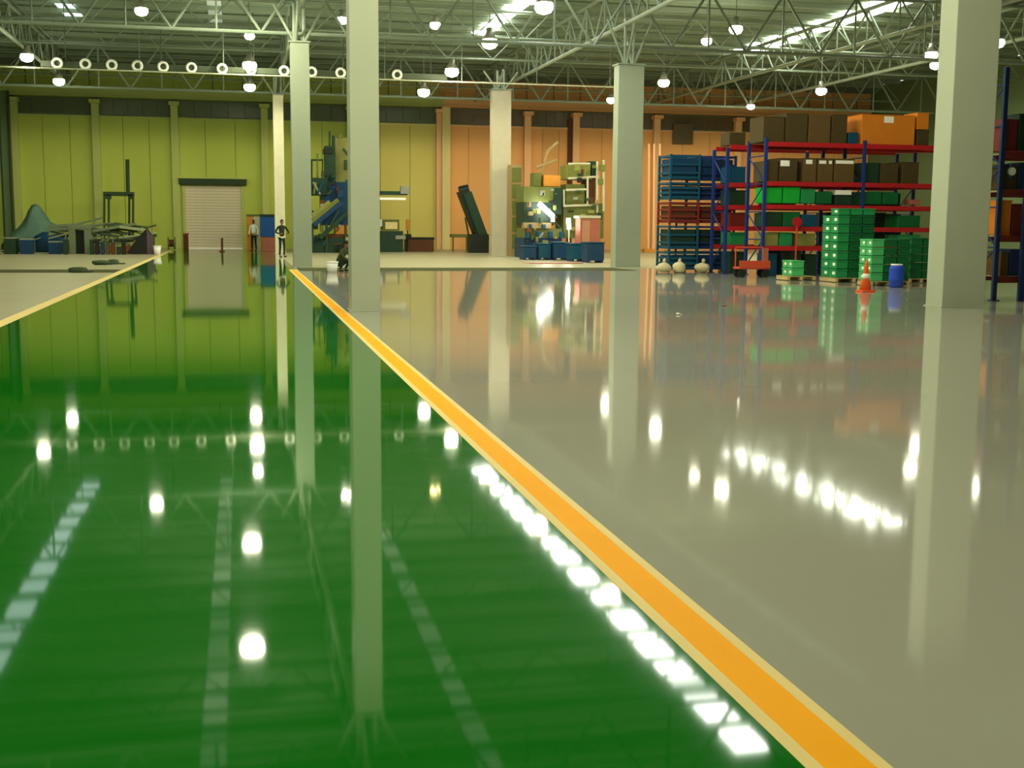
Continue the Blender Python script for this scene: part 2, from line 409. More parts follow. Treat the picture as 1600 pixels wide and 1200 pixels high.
for i, (a, b, h) in enumerate([(390, 57, 9.6), (390, 103, 8.25), (390, 137, 8.2)]):
    lamp(a, b, h, 'glowing high bay lamp, %s of the row straight above the green aisle' % order(i, 3), sc=(.8, 1.1, 1.05)[i], power=.35)
for i, (a, b, h) in enumerate([(42, 90, 8.4), (92, 128, 8.3)]):
    lamp(a, b, h, 'glowing high bay lamp, %s of the two at the far left' % ('nearer', 'farther')[i], power=.4)
lamp(221, 18, 9.4, 'glowing high bay lamp high between roof trusses at upper left, alone', sc=.9, power=.5)
lamp(535, 32, 9.4, 'glowing lamp half hidden behind the nearest slim column', sc=.8, power=.5)
lamp(680, 40, 9.4, 'small yellow lamp high up just right of the nearest slim column', bulb_y, sc=.8, power=.4)
for i, (a, b, h) in enumerate([(1104, 65, 9.4), (1037, 130, 8.3), (955, 157, 8.2)]):
    lamp(a, b, h, 'glowing high bay lamp, %s of the row right of the broad middle columns' % order(i, 3), sc=(.85, 1, .9)[i], tint=WARM, power=.7)
for i, (a, b, h) in enumerate([(1558, 68, 8.5), (1455, 87, 8.7), (1283, 143, 8.3), (1173, 167, 8.2)]):
    lamp(a, b, h, 'glowing high bay lamp, %s of the row above the pallet racks' % order(i, 4), sc=(1, 1, 1, .8)[i], tint=WARM, power=.6)
# lamps above the frame, seen as reflections in the floor
for i, Y_ in enumerate((32.0, 42.8)):
    lamp(0, 0, 0, 'high bay lamp above the view, seen only mirrored in the green aisle, %s' % ('nearer', 'farther')[i], pos=(.12+.1*i, Y_, 9.6), sc=1.2)
lamp(0, 0, 0, 'high bay lamp above the view, mirrored beside the bright rooflight reflection', pos=(9.9, 31.5, 8.6))
lamp(0, 0, 0, 'high bay lamp above the view, mirrored in the grey floor near the broad column', pos=(19.8, 47.5, 9.5))
for (x_, y_, pw) in ((-9, 36, 1), (-9, 22, 1.6), (-9, 8, 1.4), (.5, 15, 2.8), (1, 6, 1.4), (8.0, 18.0, 1.3), (19.5, 25.5, .9), (-5, -10, 1), (34, 56, .8)):  # unseen lamps added to brighten the column faces and near floor
    lamp(0, 0, 0, 'unseen high bay lamp added to brighten columns and floor', pos=(x_, y_, 8.1 if 17.5 < y_ < 18.5 else 9.6), group='unseen lamps added outside the view', power=pw)

# ------------------------------------------------------------------ duct with ring nozzles
Yd = 56.6
dz = at(90, 99, Yd).z
du = thing('air_duct', 'long dark air duct with a row of pale ring nozzles high before the back wall', 'duct', (0, Yd, dz))
bx0, bx1 = at(62, 100, Yd).x, at(700, 100, Yd).x
box('duct_body', duct_m, ((bx0+bx1)/2, .5, 0), (bx1-bx0, .6, .26), du)
for p in (90, 134, 175, 215, 255, 299, 347, 392, 444, 487, 532, 576, 620):
    x_ = at(p, 105, Yd).x
    me_k = _mesh('ring', ring_m, lambda bm: (lambda: None)())
    vs = []; fs = []; a_, b_ = 18, 8
    for i in range(a_):
        for j in range(b_):
            R_ = .185+.06*math.cos(2*math.pi*j/b_); vs.append((R_*math.cos(2*math.pi*i/a_),   .07*math.sin(2*math.pi*j/b_), R_*math.sin(2*math.pi*i/a_)))
            fs.append((i*b_+j, ((i+1) % a_)*b_+j, ((i+1) % a_)*b_+(j+1) % b_, i*b_+(j+1) % b_))
    if 'torus' not in _me:
        o = from_faces('ring_nozzle', ring_m, vs, fs, du, smooth=True); _me['torus'] = o.data
    else: o = _link('ring_nozzle', _me['torus'], du)
    o.location = (x_, -.1, 0)
    rod('nozzle_throat', duct_m, (x_, -.02, 0), (x_, .26, 0), .14, du, 12)
x = bx0+1
while x < bx1:
    rod('hanger_rod', duct_m, (x, .5, .1), (x, .5, 11.02-dz), .02, du, 6); x += 4
# pale pipe crossing the hall
pa, pb = 0, 0
pp = thing('overhead_pipe', 'thin pale pipe crossing the whole hall just below the ring nozzles', 'pipe', (0, 55.6, 0))
zz = (at(2, 104, 55.6).z+at(400, 116, 55.6).z+at(850, 134, 55.6).z)/3
rod('pipe', pipe_dim, (-12.5, 0, zz), (at(1000, 135, 55.6).x, 0, zz), .032, pp)
x = -11
while x < 18: rod('hanger_rod', steel_paint, (x, 0, zz), (x, 0, 11.02), .014, pp, 6); x += 3.5
# pale sloping tie under the roof at the right
# ------------------------------------------------------------------ racks
def rack(name, label, x0, y0, nb, bay, depth, H_, levels, beam_m=red_beam, post_m=blue_post, rz=0):
    t = thing(name, label, 'rack', (x0, y0, 0), rz)
    for k in range(nb+1):
        for yy in (0, depth):
            box('post', post_m, (k*bay, yy, H_/2), (.11, .09, H_), t); box('foot_plate', post_m, (k*bay, yy, .01), (.2, .18, .02), t)
        z = .3; s = 0
        while z+.9 < H_:
            rod('frame_brace', post_m, (k*bay, 0 if s else depth, z), (k*bay, depth if s else 0, z+.9), .022, t, 6); z += .9; s = 1-s
            rod('frame_brace', post_m, (k*bay, 0, z), (k*bay, depth, z), .02, t, 6)
        if k < nb:
            for z in levels:
                for yy in (-.02, depth+.02):
                    box('beam', beam_m, (k*bay+bay/2, yy, z-.07), (bay-.12, .06, .15), t)
                for c in range(1, 5): bar('cross_bar', wood, (k*bay+bay*c/5, 0.02, z-.02), (k*bay+bay*c/5, depth-.02, z-.02), .1, .03, t)
    return t
YR = 37.2
lev_px = (224, 285, 321, 355, 385)
lev = [at(1300, y_, YR).z for y_ in lev_px]
X0 = ground(1190, 434).x
X0 = at(1190, 434, YR).x
bay = at(1342, 434, YR).x-X0
rack('pallet_rack', 'pallet rack with red beams and blue posts, facing the camera behind the green crates', X0, YR, 2, bay, 1.35, lev[0]+.12, lev)
rack('pallet_rack', 'pallet rack standing back to back behind the red beamed rack, only its left end seen', X0-.55, YR+1.85, 2, bay, 1.2, lev[0]-.1, lev)

SH = ('top', 'second', 'third', 'fourth', 'lowest')
def carton(px0, px1, pyt, pyb, Y, zbot, depth, m, label, cat='box', name='carton', tag=None, group=None, skew=0):
    a = at(px0, (pyt+pyb)/2, Y); b = at(px1, (pyt+pyb)/2, Y); h = (pyb-pyt)*Y/F*.985
    w_ = b.x-a.x
    t = thing(name, label, cat, ((a.x+b.x)/2, Y+depth/2, zbot+.003), skew, group)
    box('body', m, (0, 0, h/2), (w_, depth, h), t)
    box('lid', m, (0, 0, h+.006), (w_+.015, depth+.015, .03), t)
    if tag:
        for (fx, fz, fw, fh) in tag: box('paper_label', label_white, (fx*w_, -depth/2-.004, fz*h), (fw*w_, .006, fh*h), t, bevel=False)
    else: box('closing_tape', m, (0, -depth/2-.003, h*.8), (.06, .004, h*.35), t, bevel=False)
    return t
def on(level): return lev[level]+.0
Yf = YR+.06
# top level
for i, (a, b, tp, mm, lb) in enumerate((
    (1193, 1226, 176, dark_box, 'dark brown carton on the top shelf at its left end'),
    (1228, 1262, 170, dark_box, 'tall dark brown carton on the top shelf, second from the left'),
    (1264, 1298, 172, brown_box, 'brown carton on the top shelf, third from the left'),
    (1300, 1324, 170, dark_box, 'narrow dark brown carton on top shelf beside the small teal box'))):
    carton(a, b, tp, 217, Yf, on(0), 1.1, mm, lb)
carton(1326, 1341, 199, 217, Yf, on(0), .5, teal, 'small dark teal box left of the orange crate', 'box')
carton(1347, 1430, 168, 217, Yf, on(0), 1.1, orange_box, 'large bright orange wooden crate on the top rack shelf', 'crate', 'wooden_crate', tag=[(0, .86, .18, .22)])
carton(1434, 1452, 192, 217, Yf, on(0), .9, dark_box, 'dark box right of the large orange crate', 'box')
carton(1434, 1452, 163, 190, Yf+.02, on(0)+.53, .85, orange_box, 'small orange box stacked right of the large orange crate', 'box')
# second
for i, (a, b, tp, mm, tg, lb) in enumerate((
    (1197, 1216, 246, dark_box, None, 'narrow olive brown carton at the left end of the second shelf'),
    (1218, 1246, 241, dark_box, [(-.2, .8, .5, .25)], 'dark carton with a bright white label on the second shelf'),
    (1256, 1276, 240, brown_box, [(-.1, .86, .5, .18)], 'brown carton with small white label in the middle of the second shelf'),
    (1278, 1302, 240, brown_box, [(-.2, .86, .45, .14), (.3, .86, .2, .14)], 'brown carton with two white labels on the second shelf'),
    (1304, 1335, 240, brown_box, [(0, .88, .9, .14)], 'orange brown carton with long white label left of the blue post'),
    (1350, 1374, 246, machine_green, None, 'dark green box right of the blue post on the second shelf'),
    (1376, 1404, 247, dark_box, None, 'dark carton right of the dark green box on second shelf'),
    (1410, 1436, 243, dark_box, None, 'dark brown carton near the broad column on the second shelf'))):
    carton(a, b, tp, 279, Yf, on(1), 1.0, mm, lb, tag=tg)
# third
for i, (a, b, tp, mm, lb) in enumerate((
    (1198, 1222, 291, green_box, 'bright green bin at the left end of the third shelf'),
    (1224, 1250, 290, green_box, 'bright green bin, second from the left on the third shelf'),
    (1252, 1274, 293, green_crate, 'mid green bin in the middle of the left bay, third shelf'),
    (1276, 1300, 297, green_crate_dk, 'dark green bin, fourth from the left on the third shelf'),
    (1350, 1378, 296, green_crate_dk, 'dark green bin right of the blue post on the third shelf'),
    (1380, 1404, 296, green_crate_dk, 'dark green bin, second right of the blue post, third shelf'))):
    carton(a, b, tp, 316, Yf, on(2)+.05, .9, mm, lb, 'bin', 'storage_bin')
carton(1306, 1331, 292, 299, Yf, on(2)+.345, .8, label_white, 'flat whitish box lying on the third shelf', 'box')
carton(1306, 1331, 300, 314, Yf, on(2)+.02, .8, machine_green, 'dark box below the flat whitish box, third shelf', 'box')
carton(1424, 1438, 308, 316, Yf, on(2)+.05, .5, pink_red, 'small pinkish box near the broad column on third shelf', 'box')
# fourth, fifth
for (a, b, tp, bt, l_, mm, lb) in (
    (1196, 1222, 328, 350, 3, machine_green, 'dark green bin at the left end of the fourth shelf'),
    (1224, 1250, 326, 350, 3, green_crate_dk, 'dark green bin, second from the left on the fourth shelf'),
    (1252, 1276, 330, 350, 3, teal, 'dark teal bin left of the tall crate stack, fourth shelf'),
    (1196, 1216, 360, 381, 4, olive_lt, 'olive bin at the left end of the lowest shelf'),
    (1218, 1238, 359, 381, 4, green_crate, 'green bin, second from the left on the lowest shelf'),
    (1246, 1274, 361, 381, 4, olive_lt, 'olive green bin beside the red post on the lowest shelf'),
    (1404, 1438, 330, 350, 3, green_crate_dk, 'dark green bin by the broad column on the fourth shelf'),
    (1404, 1438, 362, 381, 4, green_crate, 'green bin by the broad column on the lowest shelf')):
    carton(a, b, tp, bt, Yf, on(l_), .9, mm, lb, 'bin', 'storage_bin')
for (a, b, tp, bt, mm, lb) in (
    (1198, 1214, 394, 431, teal, 'teal bin on the floor under the left end of the rack'),
    (1236, 1252, 388, 431, machine_green, 'dark green tall bin on the floor under the rack'),
    (1258, 1276, 395, 431, machine_green, 'dark bin on the floor behind the small green crates')):
    carton(a, b, tp, bt, Yf+.15, 0, .8, mm, lb, 'bin', 'storage_bin')
# goods in the rear rack, seen past its left end
RC = ('first', 'second', 'third', 'fourth', 'fifth')
for l_, row in enumerate((((1140, 1165, 20, dark_box),),
                          ((1140, 1165, 26, teal), (1200, 1238, 34, dark_box), (1291, 1332, 36, machine_green), (1340, 1384, 36, dark_box), (1387, 1407, 30, brown_red)),
                          ((1140, 1165, 24, machine_green), (1200, 1244, 24, machine_green), (1291, 1332, 24, teal), (1340, 1384, 24, black), (1387, 1407, 22, machine_green)),
                          ((1140, 1165, 22, red_dark), (1200, 1240, 24, machine_blue), (1291, 1332, 24, machine_green), (1340, 1384, 24, machine_green), (1387, 1407, 22, black)),
                          ((1140, 1165, 20, green_crate), (1200, 1240, 20, machine_green), (1291, 1332, 22, teal), (1340, 1384, 22, machine_green), (1387, 1407, 22, machine_blue)))):
    for q, (a, b, hp, mm) in enumerate(row):
        yb_ = lev_px[l_]
        carton(a, b, yb_-hp, yb_, YR+2.0, lev[l_], .8, mm, '%s box on the rear rack, %s shelf, %s from the left' % ({'dark_brown_cardboard': 'dark brown', 'teal_blue_steel': 'teal', 'machine_dark_green': 'dark green', 'brown_red_paint': 'brown red', 'black_paint': 'black', 'dark_red_steel': 'dark red', 'machine_blue_paint': 'dark blue', 'green_crate_plastic': 'green'}[mm.name], SH[l_], RC[q]), 'box')
for q, (a, b, tp, mm, nm) in enumerate(((1140, 1165, 392, machine_green, 'dark green'), (1200, 1240, 390, machine_blue, 'dark blue'), (1291, 1332, 392, machine_green, 'dark green'), (1340, 1384, 390, black, 'black'))):
    carton(a, b, tp, 428, YR+2.05, 0, .8, mm, '%s box on the floor under the rear rack, %s from the left' % (nm, RC[q]), 'box')

# wooden pallets with green crates
def pallet(x, y, w_, d_, label):
    t = thing('pallet', label, 'pallet', (x, y, 0))
    for k in range(5): box('deck_board', wood, (w_/2, d_*(k+.5)/5, .125), (w_, d_/5-.05, .022), t)
    for k in range(3): box('stringer', wood, (.05+k*(w_-.1)/2, d_/2, .062), (.09, d_, .10), t)
    return t
def crate(x, y, z, w_, d_, h_, m, label, group, side=True):
    t = thing('plastic_crate', label, 'crate', (x+w_/2, y+d_/2, z+.003), 0, group)
    box('body', m, (0, 0, (h_-.05)/2), (w_-.03, d_-.03, h_-.05), t)
    box('rim', m, (0, 0, h_-.035), (w_-.008, d_-.008, .04), t)
    if side: box('paper_label', label_white, (-w_/2+.009, -d_*.18, h_*.5), (.012, d_*.3, h_*.32), t, bevel=False)
    else: box('front_rib', m, (0, -d_/2+.012, h_*.45), (w_*.6, .02, .03), t, bevel=False)
    return t
ORD = ('lowest', 'second', 'third', 'fourth', 'fifth', 'sixth', 'seventh', 'eighth')
def stack(x, y, w_, d_, h_, nx, ny, nz, desc, m_lit, m_shade, labs=True, extra=()):
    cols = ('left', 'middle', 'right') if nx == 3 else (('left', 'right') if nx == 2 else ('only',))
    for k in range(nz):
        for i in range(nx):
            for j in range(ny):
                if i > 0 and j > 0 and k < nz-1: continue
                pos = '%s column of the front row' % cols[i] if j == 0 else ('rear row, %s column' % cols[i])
                crate(x+i*w_, y+j*d_, .14+k*h_, w_, d_, h_, m_lit if i == 0 else m_shade, 'green crate, %s layer, %s, %s' % (ORD[k], pos, desc), 'green crates of the '+desc, labs and i == 0)  # lit left side and shaded front are put into the crate colours
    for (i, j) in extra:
        crate(x+i*w_, y+j*d_, .14+nz*h_, w_, d_, h_*.8, m_lit, 'green crate on top of layer seven, %s, %s' % (cols[i], desc), 'green crates of the '+desc, True)
# tall stack
pA = at(1306, 441, 33.0); xA = pA.x
pallet(xA-.02, 33.0, 1.24, 1.04, 'wooden pallet under the tall green crate stack')
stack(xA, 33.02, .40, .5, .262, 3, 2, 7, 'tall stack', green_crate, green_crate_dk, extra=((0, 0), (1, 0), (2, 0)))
pB = at(1360, 450, 30.9)
pallet(pB.x-.02, 30.9, 1.24, .74, 'wooden pallet under the lower green crate stack behind the cone')
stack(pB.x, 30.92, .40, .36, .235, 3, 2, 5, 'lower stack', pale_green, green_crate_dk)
pC = at(1421, 447, 32.4)
pallet(pC.x-.02, 32.4, .84, .74, 'wooden pallet under the dark crate stack by the broad column')
stack(pC.x, 32.42, .40, .36, .24, 2, 2, 5, 'dark stack by the column', green_crate_dk, green_crate_dk)
p0 = at(1256, 438, 34.0)
pallet(p0.x-.45, 34.2, .95, .8, 'wooden pallet under the two small bright green crates')
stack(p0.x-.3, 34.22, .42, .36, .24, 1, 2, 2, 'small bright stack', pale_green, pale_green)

# traffic cone
c = ground(1352, 456)
t = thing('traffic_cone', 'tall thin orange traffic cone on the floor before the green crates', 'cone', c)
box('base', cone_o, (0, 0, .025), (.36, .36, .05), t)
lathe('cone_body', cone_o, [(.15, .05), (.10, .3), (.05, .62), (.022, .80)], t, key='cone')
lathe('reflective_band', label_white, [(.098, .34), (.078, .46)], t, key='band')
# blue drum behind crates
c = ground(1433, 453)
t = thing('drum', 'small blue plastic drum between the dark crates and the broad column', 'drum', (c.x+.1, 30.3, 0))
lathe('body', blue_drum, [(.17, 0), (.2, .05), (.2, .2), (.21, .22), (.2, .24), (.2, .5), (.17, .6)], t, key='drum'); lathe('lid', label_white, [(.16, .6), (.16, .64)], t, key='drumlid')

# red trolley at the left rack end
c = ground(1210, 436)
t = thing('platform_trolley', 'red steel trolley parked at the left end of the red beamed rack', 'trolley', (c.x, YR-.62, 0))
box('platform', red_orange, (-.25, 0, .30), (1.05, .5, .07), t)
box('side_panel', red_orange, (-.25, -.26, .42), (1.05, .03, .24), t)
box('end_panel', pink_red, (.12, -.2, .62), (.2, .06, .62), t)
for sx in (-.72, .22): rod('push_frame_post', red_orange, (sx, .2, .3), (sx, .2, .95), .025, t)
rod('push_bar', red_orange, (-.72, .2, .95), (.22, .2, .95), .025, t)
for sx in (-.65, .15):
    for sy in (-.18, .18): rod('wheel', black, (sx, sy-.03, .13), (sx, sy+.03, .13), .13, t, 12)
# red post guard beside it
c = at(1241, 434, YR-.25)
t = thing('sign_post', 'slim red post with round red head beside the red trolley', 'post', (c.x, YR-.3, 0))
rod('pole', red_orange, (0, 0, 0), (0, 0, at(1240, 350, YR).z), .03, t)
rod('round_head', red_beam, (0, -.03, at(1240, 347, YR).z), (0, .03, at(1240, 347, YR).z), .16, t, 16)
box('foot', red_orange, (0, 0, .02), (.3, .3, .04), t)

# right hand rack behind the near broad column
YQ = 24.6
xq = at(1588, 470, YQ).x
lq = [at(1570, y_, YQ).z for y_ in (236, 296, 368, 432)]
rack('pallet_rack', 'tall dark blue rack at the right edge, right of the nearest broad column', at(1552, 470, YQ).x, YQ, 1, 2.6, 1.2, at(1570, 104, YQ).z, lq, red_dark, blue_dark)
rq = [o_ for o_ in COL.objects if o_.get('label', '').startswith('tall dark blue rack')][0]
box('post', blue_post, (at(1588, 470, YQ).x-rq.location.x, -.14, rq.children[0].scale.z*0+at(1570, 104, YQ).z/2), (.14, .1, at(1570, 104, YQ).z), rq)
box_specs = ((1564, 1580, 306, 366, 2, orange_box, 'upright orange box in the tall rack at the right edge'),
    (1582, 1604, 312, 366, 2, red_dark, 'dark red box beside the upright orange box in the tall rack'),
    (1562, 1590, 250, 292, 1, dark_box, 'dark brown box in the tall rack at the right edge'),
    (1592, 1620, 246, 292, 1, machine_blue, 'dark blue box in the tall rack, cut by the right edge'),
    (1564, 1576, 388, 430, 3, brown_box, 'brown box near the bottom of the tall rack at right edge'),
    (1578, 1602, 384, 430, 3, blue_dark, 'dark blue box near the bottom of the tall rack'),
    (1564, 1590, 180, 234, 0, red_dark, 'dark red box near the top of the tall rack at right edge'),
    (1592, 1622, 170, 234, 0, machine_green, 'dark green box near the top of the tall rack, cut by right edge'))
for (a, b, tp, bt, l_, mm, lb) in box_specs: carton(a, b, tp, bt, YQ+.12, lq[l_], .6, mm, lb)
c = at(1578, 268, YQ)
t = thing('gauge', 'small round white dial hanging in the tall rack at right edge', 'dial', (c.x, YQ-.1, c.z)); rod('rim', grey_met, (0, .02, 0), (0, .05, 0), .1, t, 14); rod('dial_face', white_p, (0, 0, 0), (0, .03, 0), .085, t, 14)
box('bracket', blue_dark, (.0, .06, 0), (.05, .06, .3), t)

# ------------------------------------------------------------------ blue steel cages stacked left of the racks
def stillage(x, y, z, w_, d_, h_, m, label, filled=None):
    t = thing('steel_cage', label, 'cage', (x, y, z+.004))
    for sx in (0, w_):
        for sy in (0, d_): box('post', m, (sx, sy, h_/2), (.08, .08, h_-.01), t)
    box('tray', m, (w_/2, d_/2, .14), (w_-.06, d_-.06, .12), t)
    nr = 3
    for k in range(nr):
        z_ = .3+(h_-.36)*k/(nr-1)
        for sy in (0, d_): bar('side_rail', m, (0, sy, z_), (w_, sy, z_), .045, .07, t)
        for sx in (0, w_): bar('end_rail', m, (sx, 0, z_), (sx, d_, z_), .045, .07, t)
    if filled: box('load', filled, (w_/2, d_/2, .21+(h_-.36)/2), (w_-.14, d_-.14, h_-.36), t)
    return t
YS = 40.6
b_px = ((427, 393, teal, teal, 'teal'), (392, 352, teal, machine_green, 'teal'), (350, 315, red_dark, brown_red, 'dark red'), (313, 284, teal, machine_blue, 'teal'), (283, 241, teal, machine_blue, 'teal'))
for cidx, (pa_, pb_, cm) in enumerate(((1045, 1089, None), (1093, 1150, blue_dark))):
    z_ = 0
    for k, (b0, b1, m_, fm, cn) in enumerate(b_px):
        h_ = at(1070, b1, YS).z-z_ if k < 5 else .8
        xa = at(pa_, 400, YS).x; xb = at(pb_, 400, YS).x
        mm = m_ if (cm is None or k == 2) else cm
        if mm is red_dark: cn2 = 'dark red'
        else: cn2 = 'teal' if cm is None else 'dark blue'
        stillage(xa, YS+.3*cidx, z_, xb-xa, 1.2, h_, mm, '%s steel cage, %s in the %s stack beside the pallet racks' % (cn2, ('lowest', 'second from bottom', 'middle one', 'second from top', 'topmost')[k], ('left', 'right')[cidx]), fm)
        z_ += h_
# sacks on the lowest cage
def blob(name, m, r, parent=None, loc=(0, 0, 0), seed=0, sub=2):
    rr = random.Random(seed)
    def mk():
        me = bpy.data.meshes.new(name); bm = bmesh.new(); bmesh.ops.create_icosphere(bm, subdivisions=sub, radius=1)
        ph = [rr.uniform(0, 6) for _ in range(6)]
        for v in bm.verts:
            c = v.co.copy(); f_ = 1+.12*math.sin(3*c.x+ph[0])+.12*math.sin(4*c.y+ph[1])+.10*math.sin(5*c.z+ph[2])+.06*math.sin(9*c.x+7*c.z+ph[3])
            v.co = Vector((c.x*r[0]*f_, c.y*r[1]*f_, c.z*r[2]*f_))
        for f in bm.faces: f.smooth = True
        bm.to_mesh(me); bm.free(); me.materials.append(m); return me
    o = _link(name, mk(), parent); o.location = loc; return o
for i, p in enumerate((1036, 1060, 1097)):
    c = ground(p, 430)
    t = thing('sack', 'pale sack lying in front of the steel cages, %s' % ('leftmost', 'middle', 'rightmost')[i], 'sack', (at(p, 400, 40.1).x, 40.05, -.04))
    blob('bag', mat('pale_sack', (.55, .48, .28), .9), (.27, .22, .2), t, (0, 0, .22), i); blob('tied_neck', mat('pale_sack', (.55, .48, .28), .9), (.07, .07, .09), t, (0.04, 0, .46), i+9, 1)
# trolley / bin near middle column
c = ground(1017, 417)
t = thing('waste_bin', 'dark waste bin with pole right of the middle broad column', 'bin', (c.x, 42.6, 0))
lathe('body', brown_red, [(.2, 0), (.28, .5)], t, key='wb'); lathe('rim', black, [(.3, .48), (.3, .56)], t, key='wbr'); rod('pole', black, (-.15, .1, 0), (-.15, .1, 2.0), .04, t)
box('pole_sign', pink_red, (.3, .1, 1.85), (.8, .03, .28), t); box('pole_lamp', white_p, (-.2, .05, 1.45), (.12, .1, .16), t)

# ------------------------------------------------------------------ machines along the back wall
def B(t, name, m, px0, px1, py0, py1, Y, d=.8, dy=0):
    """box part spanning those pixels at depth Y, in the thing's own space"""
    a = at(px0, py1, Y+dy); b = at(px1, py0, Y+dy); o_ = t.location; z0 = a.z if a.z > .3 else 0.0
    return box(name, m, ((a.x+b.x)/2-o_.x, Y+dy+d/2-o_.y, (z0+b.z)/2-o_.z), (abs(b.x-a.x), d, max(.03, b.z-z0)), t)
def Rp(t, name, m, p0, p1, Y, r, dy=0, n=8):
    o_ = t.location; a = at(p0[0], p0[1], Y+dy)-o_; b = at(p1[0], p1[1], Y+dy)-o_
    if a.z < .3: a.z = 0.0 if abs(a.x-b.x) < .15 else max(a.z, r)
    return rod(name, m, a, b, r, t, n)
def base_thing(name, label, cat, px, Y, group=None): return thing(name, label, cat, (at(px, 395, Y).x, Y, 0), 0, group)

Ym = 67.0
t = base_thing('injection_machine', 'tall dark blue and green machine tower between the two slim columns', 'machine', 520, Ym)
B(t, 'base', machine_green, 486, 575, 372, 399, Ym, 2.0)
B(t, 'bed', brown_red, 500, 570, 366, 374, Ym, 1.6, .1)
B(t, 'cabinet', orange_m, 524, 545, 352, 368, Ym, 1.0, .2)
B(t, 'body', machine_blue, 503, 575, 285, 352, Ym, 1.8, .3)
B(t, 'head_block', machine_green, 483, 512, 278, 305, Ym, 1.4, .1)
B(t, 'hopper_block', machine_green, 508, 524, 228, 286, Ym, .8, .5)
B(t, 'panel', olive_lt, 524, 546, 215, 285, Ym, .3, 1.2)
B(t, 'upper_cap', black, 506, 520, 232, 240, Ym, .9, .4)
for (p0, p1, r_, m_) in (((515, 231), (515, 205), .05, machine_green), ((521, 231), (521, 212), .09, machine_green), ((531, 216), (531, 210), .12, olive), ((496, 278), (496, 240), .05, olive), ((484, 250), (505, 250), .05, machine_green), ((487, 250), (487, 282), .05, machine_green), ((504, 250), (504, 280), .04, machine_green), ((536, 232), (546, 245), .07, dark_steel), ((540, 250), (540, 266), .1, dark_steel)):
    Rp(t, 'pipe', m_, p0, p1, Ym, r_, .6)
for (p0, p1, m_) in (((488, 345), (528, 312), olive), ((490, 352), (532, 318), machine_blue), ((500, 372), (545, 330), machine_green), ((489, 338), (515, 315), olive_lt)):
    o_ = t.location; bar('conveyor_arm', m_, at(p0[0], p0[1], Ym-.2)-o_, at(p1[0], p1[1], Ym-.2)-o_, .35, .22, t)
for px in (488, 510, 540): Rp(t, 'leg', dark_steel, (px, 398), (px, 350), Ym, .07, -.1)
rc = random.Random(21)
for i in range(46):
    px = rc.uniform(486, 572); py = rc.uniform(262, 392); m_ = rc.choice((machine_green, machine_blue, teal, dark_steel, olive, grey_met, brown_red, black))
    if rc.random() < .5: B(t, 'fitting', m_, px, px+rc.uniform(3, 11), py, py+rc.uniform(3, 12), Ym, .25, rc.uniform(-.35, .15))
    else: Rp(t, 'hose', m_, (px, py), (px+rc.uniform(-14, 14), py+rc.uniform(-4, 26)), Ym, rc.uniform(.03, .07), rc.uniform(-.35, -.1), 6)
# boom reaching right of the near column
B(t, 'boom', machine_green, 560, 637, 299, 304, Ym, .3, .5)
B(t, 'boom_head', grey_met, 626, 640, 291, 303, Ym, .3, .4)
B(t, 'boom_rail', white_p, 560, 634, 309, 312, Ym, .2, .5)

t = base_thing('control_desk', 'dark machine with glazed hood just right of the nearest slim column', 'machine', 612, 69)
B(t, 'cabinet', machine_green, 593, 630, 361, 386, 69, 1.2)
B(t, 'window_hood', olive, 598, 624, 343, 360, 69, .8, .2); B(t, 'hood_glass', mid_pil, 602, 621, 347, 358, 69, .05, .14)
B(t, 'lamp_box', white_p, 588, 601, 343, 354, 69, .5, .3); B(t, 'display', grey_met, 618, 634, 368, 374, 69, .1, -.08)
t = base_thing('equipment_box', 'long low dark red box on the floor before the back wall', 'box', 660, 70)
B(t, 'body', brown_red, 637, 678, 373, 388, 70, 1.0); B(t, 'lid', black, 636, 679, 371, 374, 70, 1.1, -.05); B(t, 'end_block', black, 634, 643, 366, 388, 70, .8, .1)
t = base_thing('signal_post', 'small orange post standing left of the dark red box', 'post', 637, 71.5)
B(t, 'post', orange_m, 635, 640, 343, 360, 71.5, .2); Rp(t, 'pole', brown_red, (637, 388), (637, 356), 71.5, .04, .1)

t = base_thing('inclined_conveyor', 'dark inclined conveyor left of the cream-grey column', 'conveyor', 740, 68)
o_ = t.location
bar('belt_frame', black, at(722, 298, 68)-o_, at(752, 376, 68)-o_, .9, .55, t)
bar('side_plate', machine_green, at(730, 301, 67.5)-o_, at(758, 376, 67.5)-o_, .1, .5, t)
Rp(t, 'head_drum', black, (718, 299), (732, 296), 67.9, .28, .2, 12)
B(t, 'drive_box', black, 735, 764, 366, 387, 67.4, 1.0)
for p in ((727, 340), (745, 370)): Rp(t, 'leg', dark_steel, (p[0]+9, 388), p, 68.6, .05)
t = base_thing('low_bench', 'low olive bench left of the inclined conveyor foot', 'bench', 718, 70)
B(t, 'top', olive, 706, 731, 366, 371, 70, .8); 
for p in (708, 729): Rp(t, 'leg', olive, (p, 388), (p, 370), 70, .05, .2)

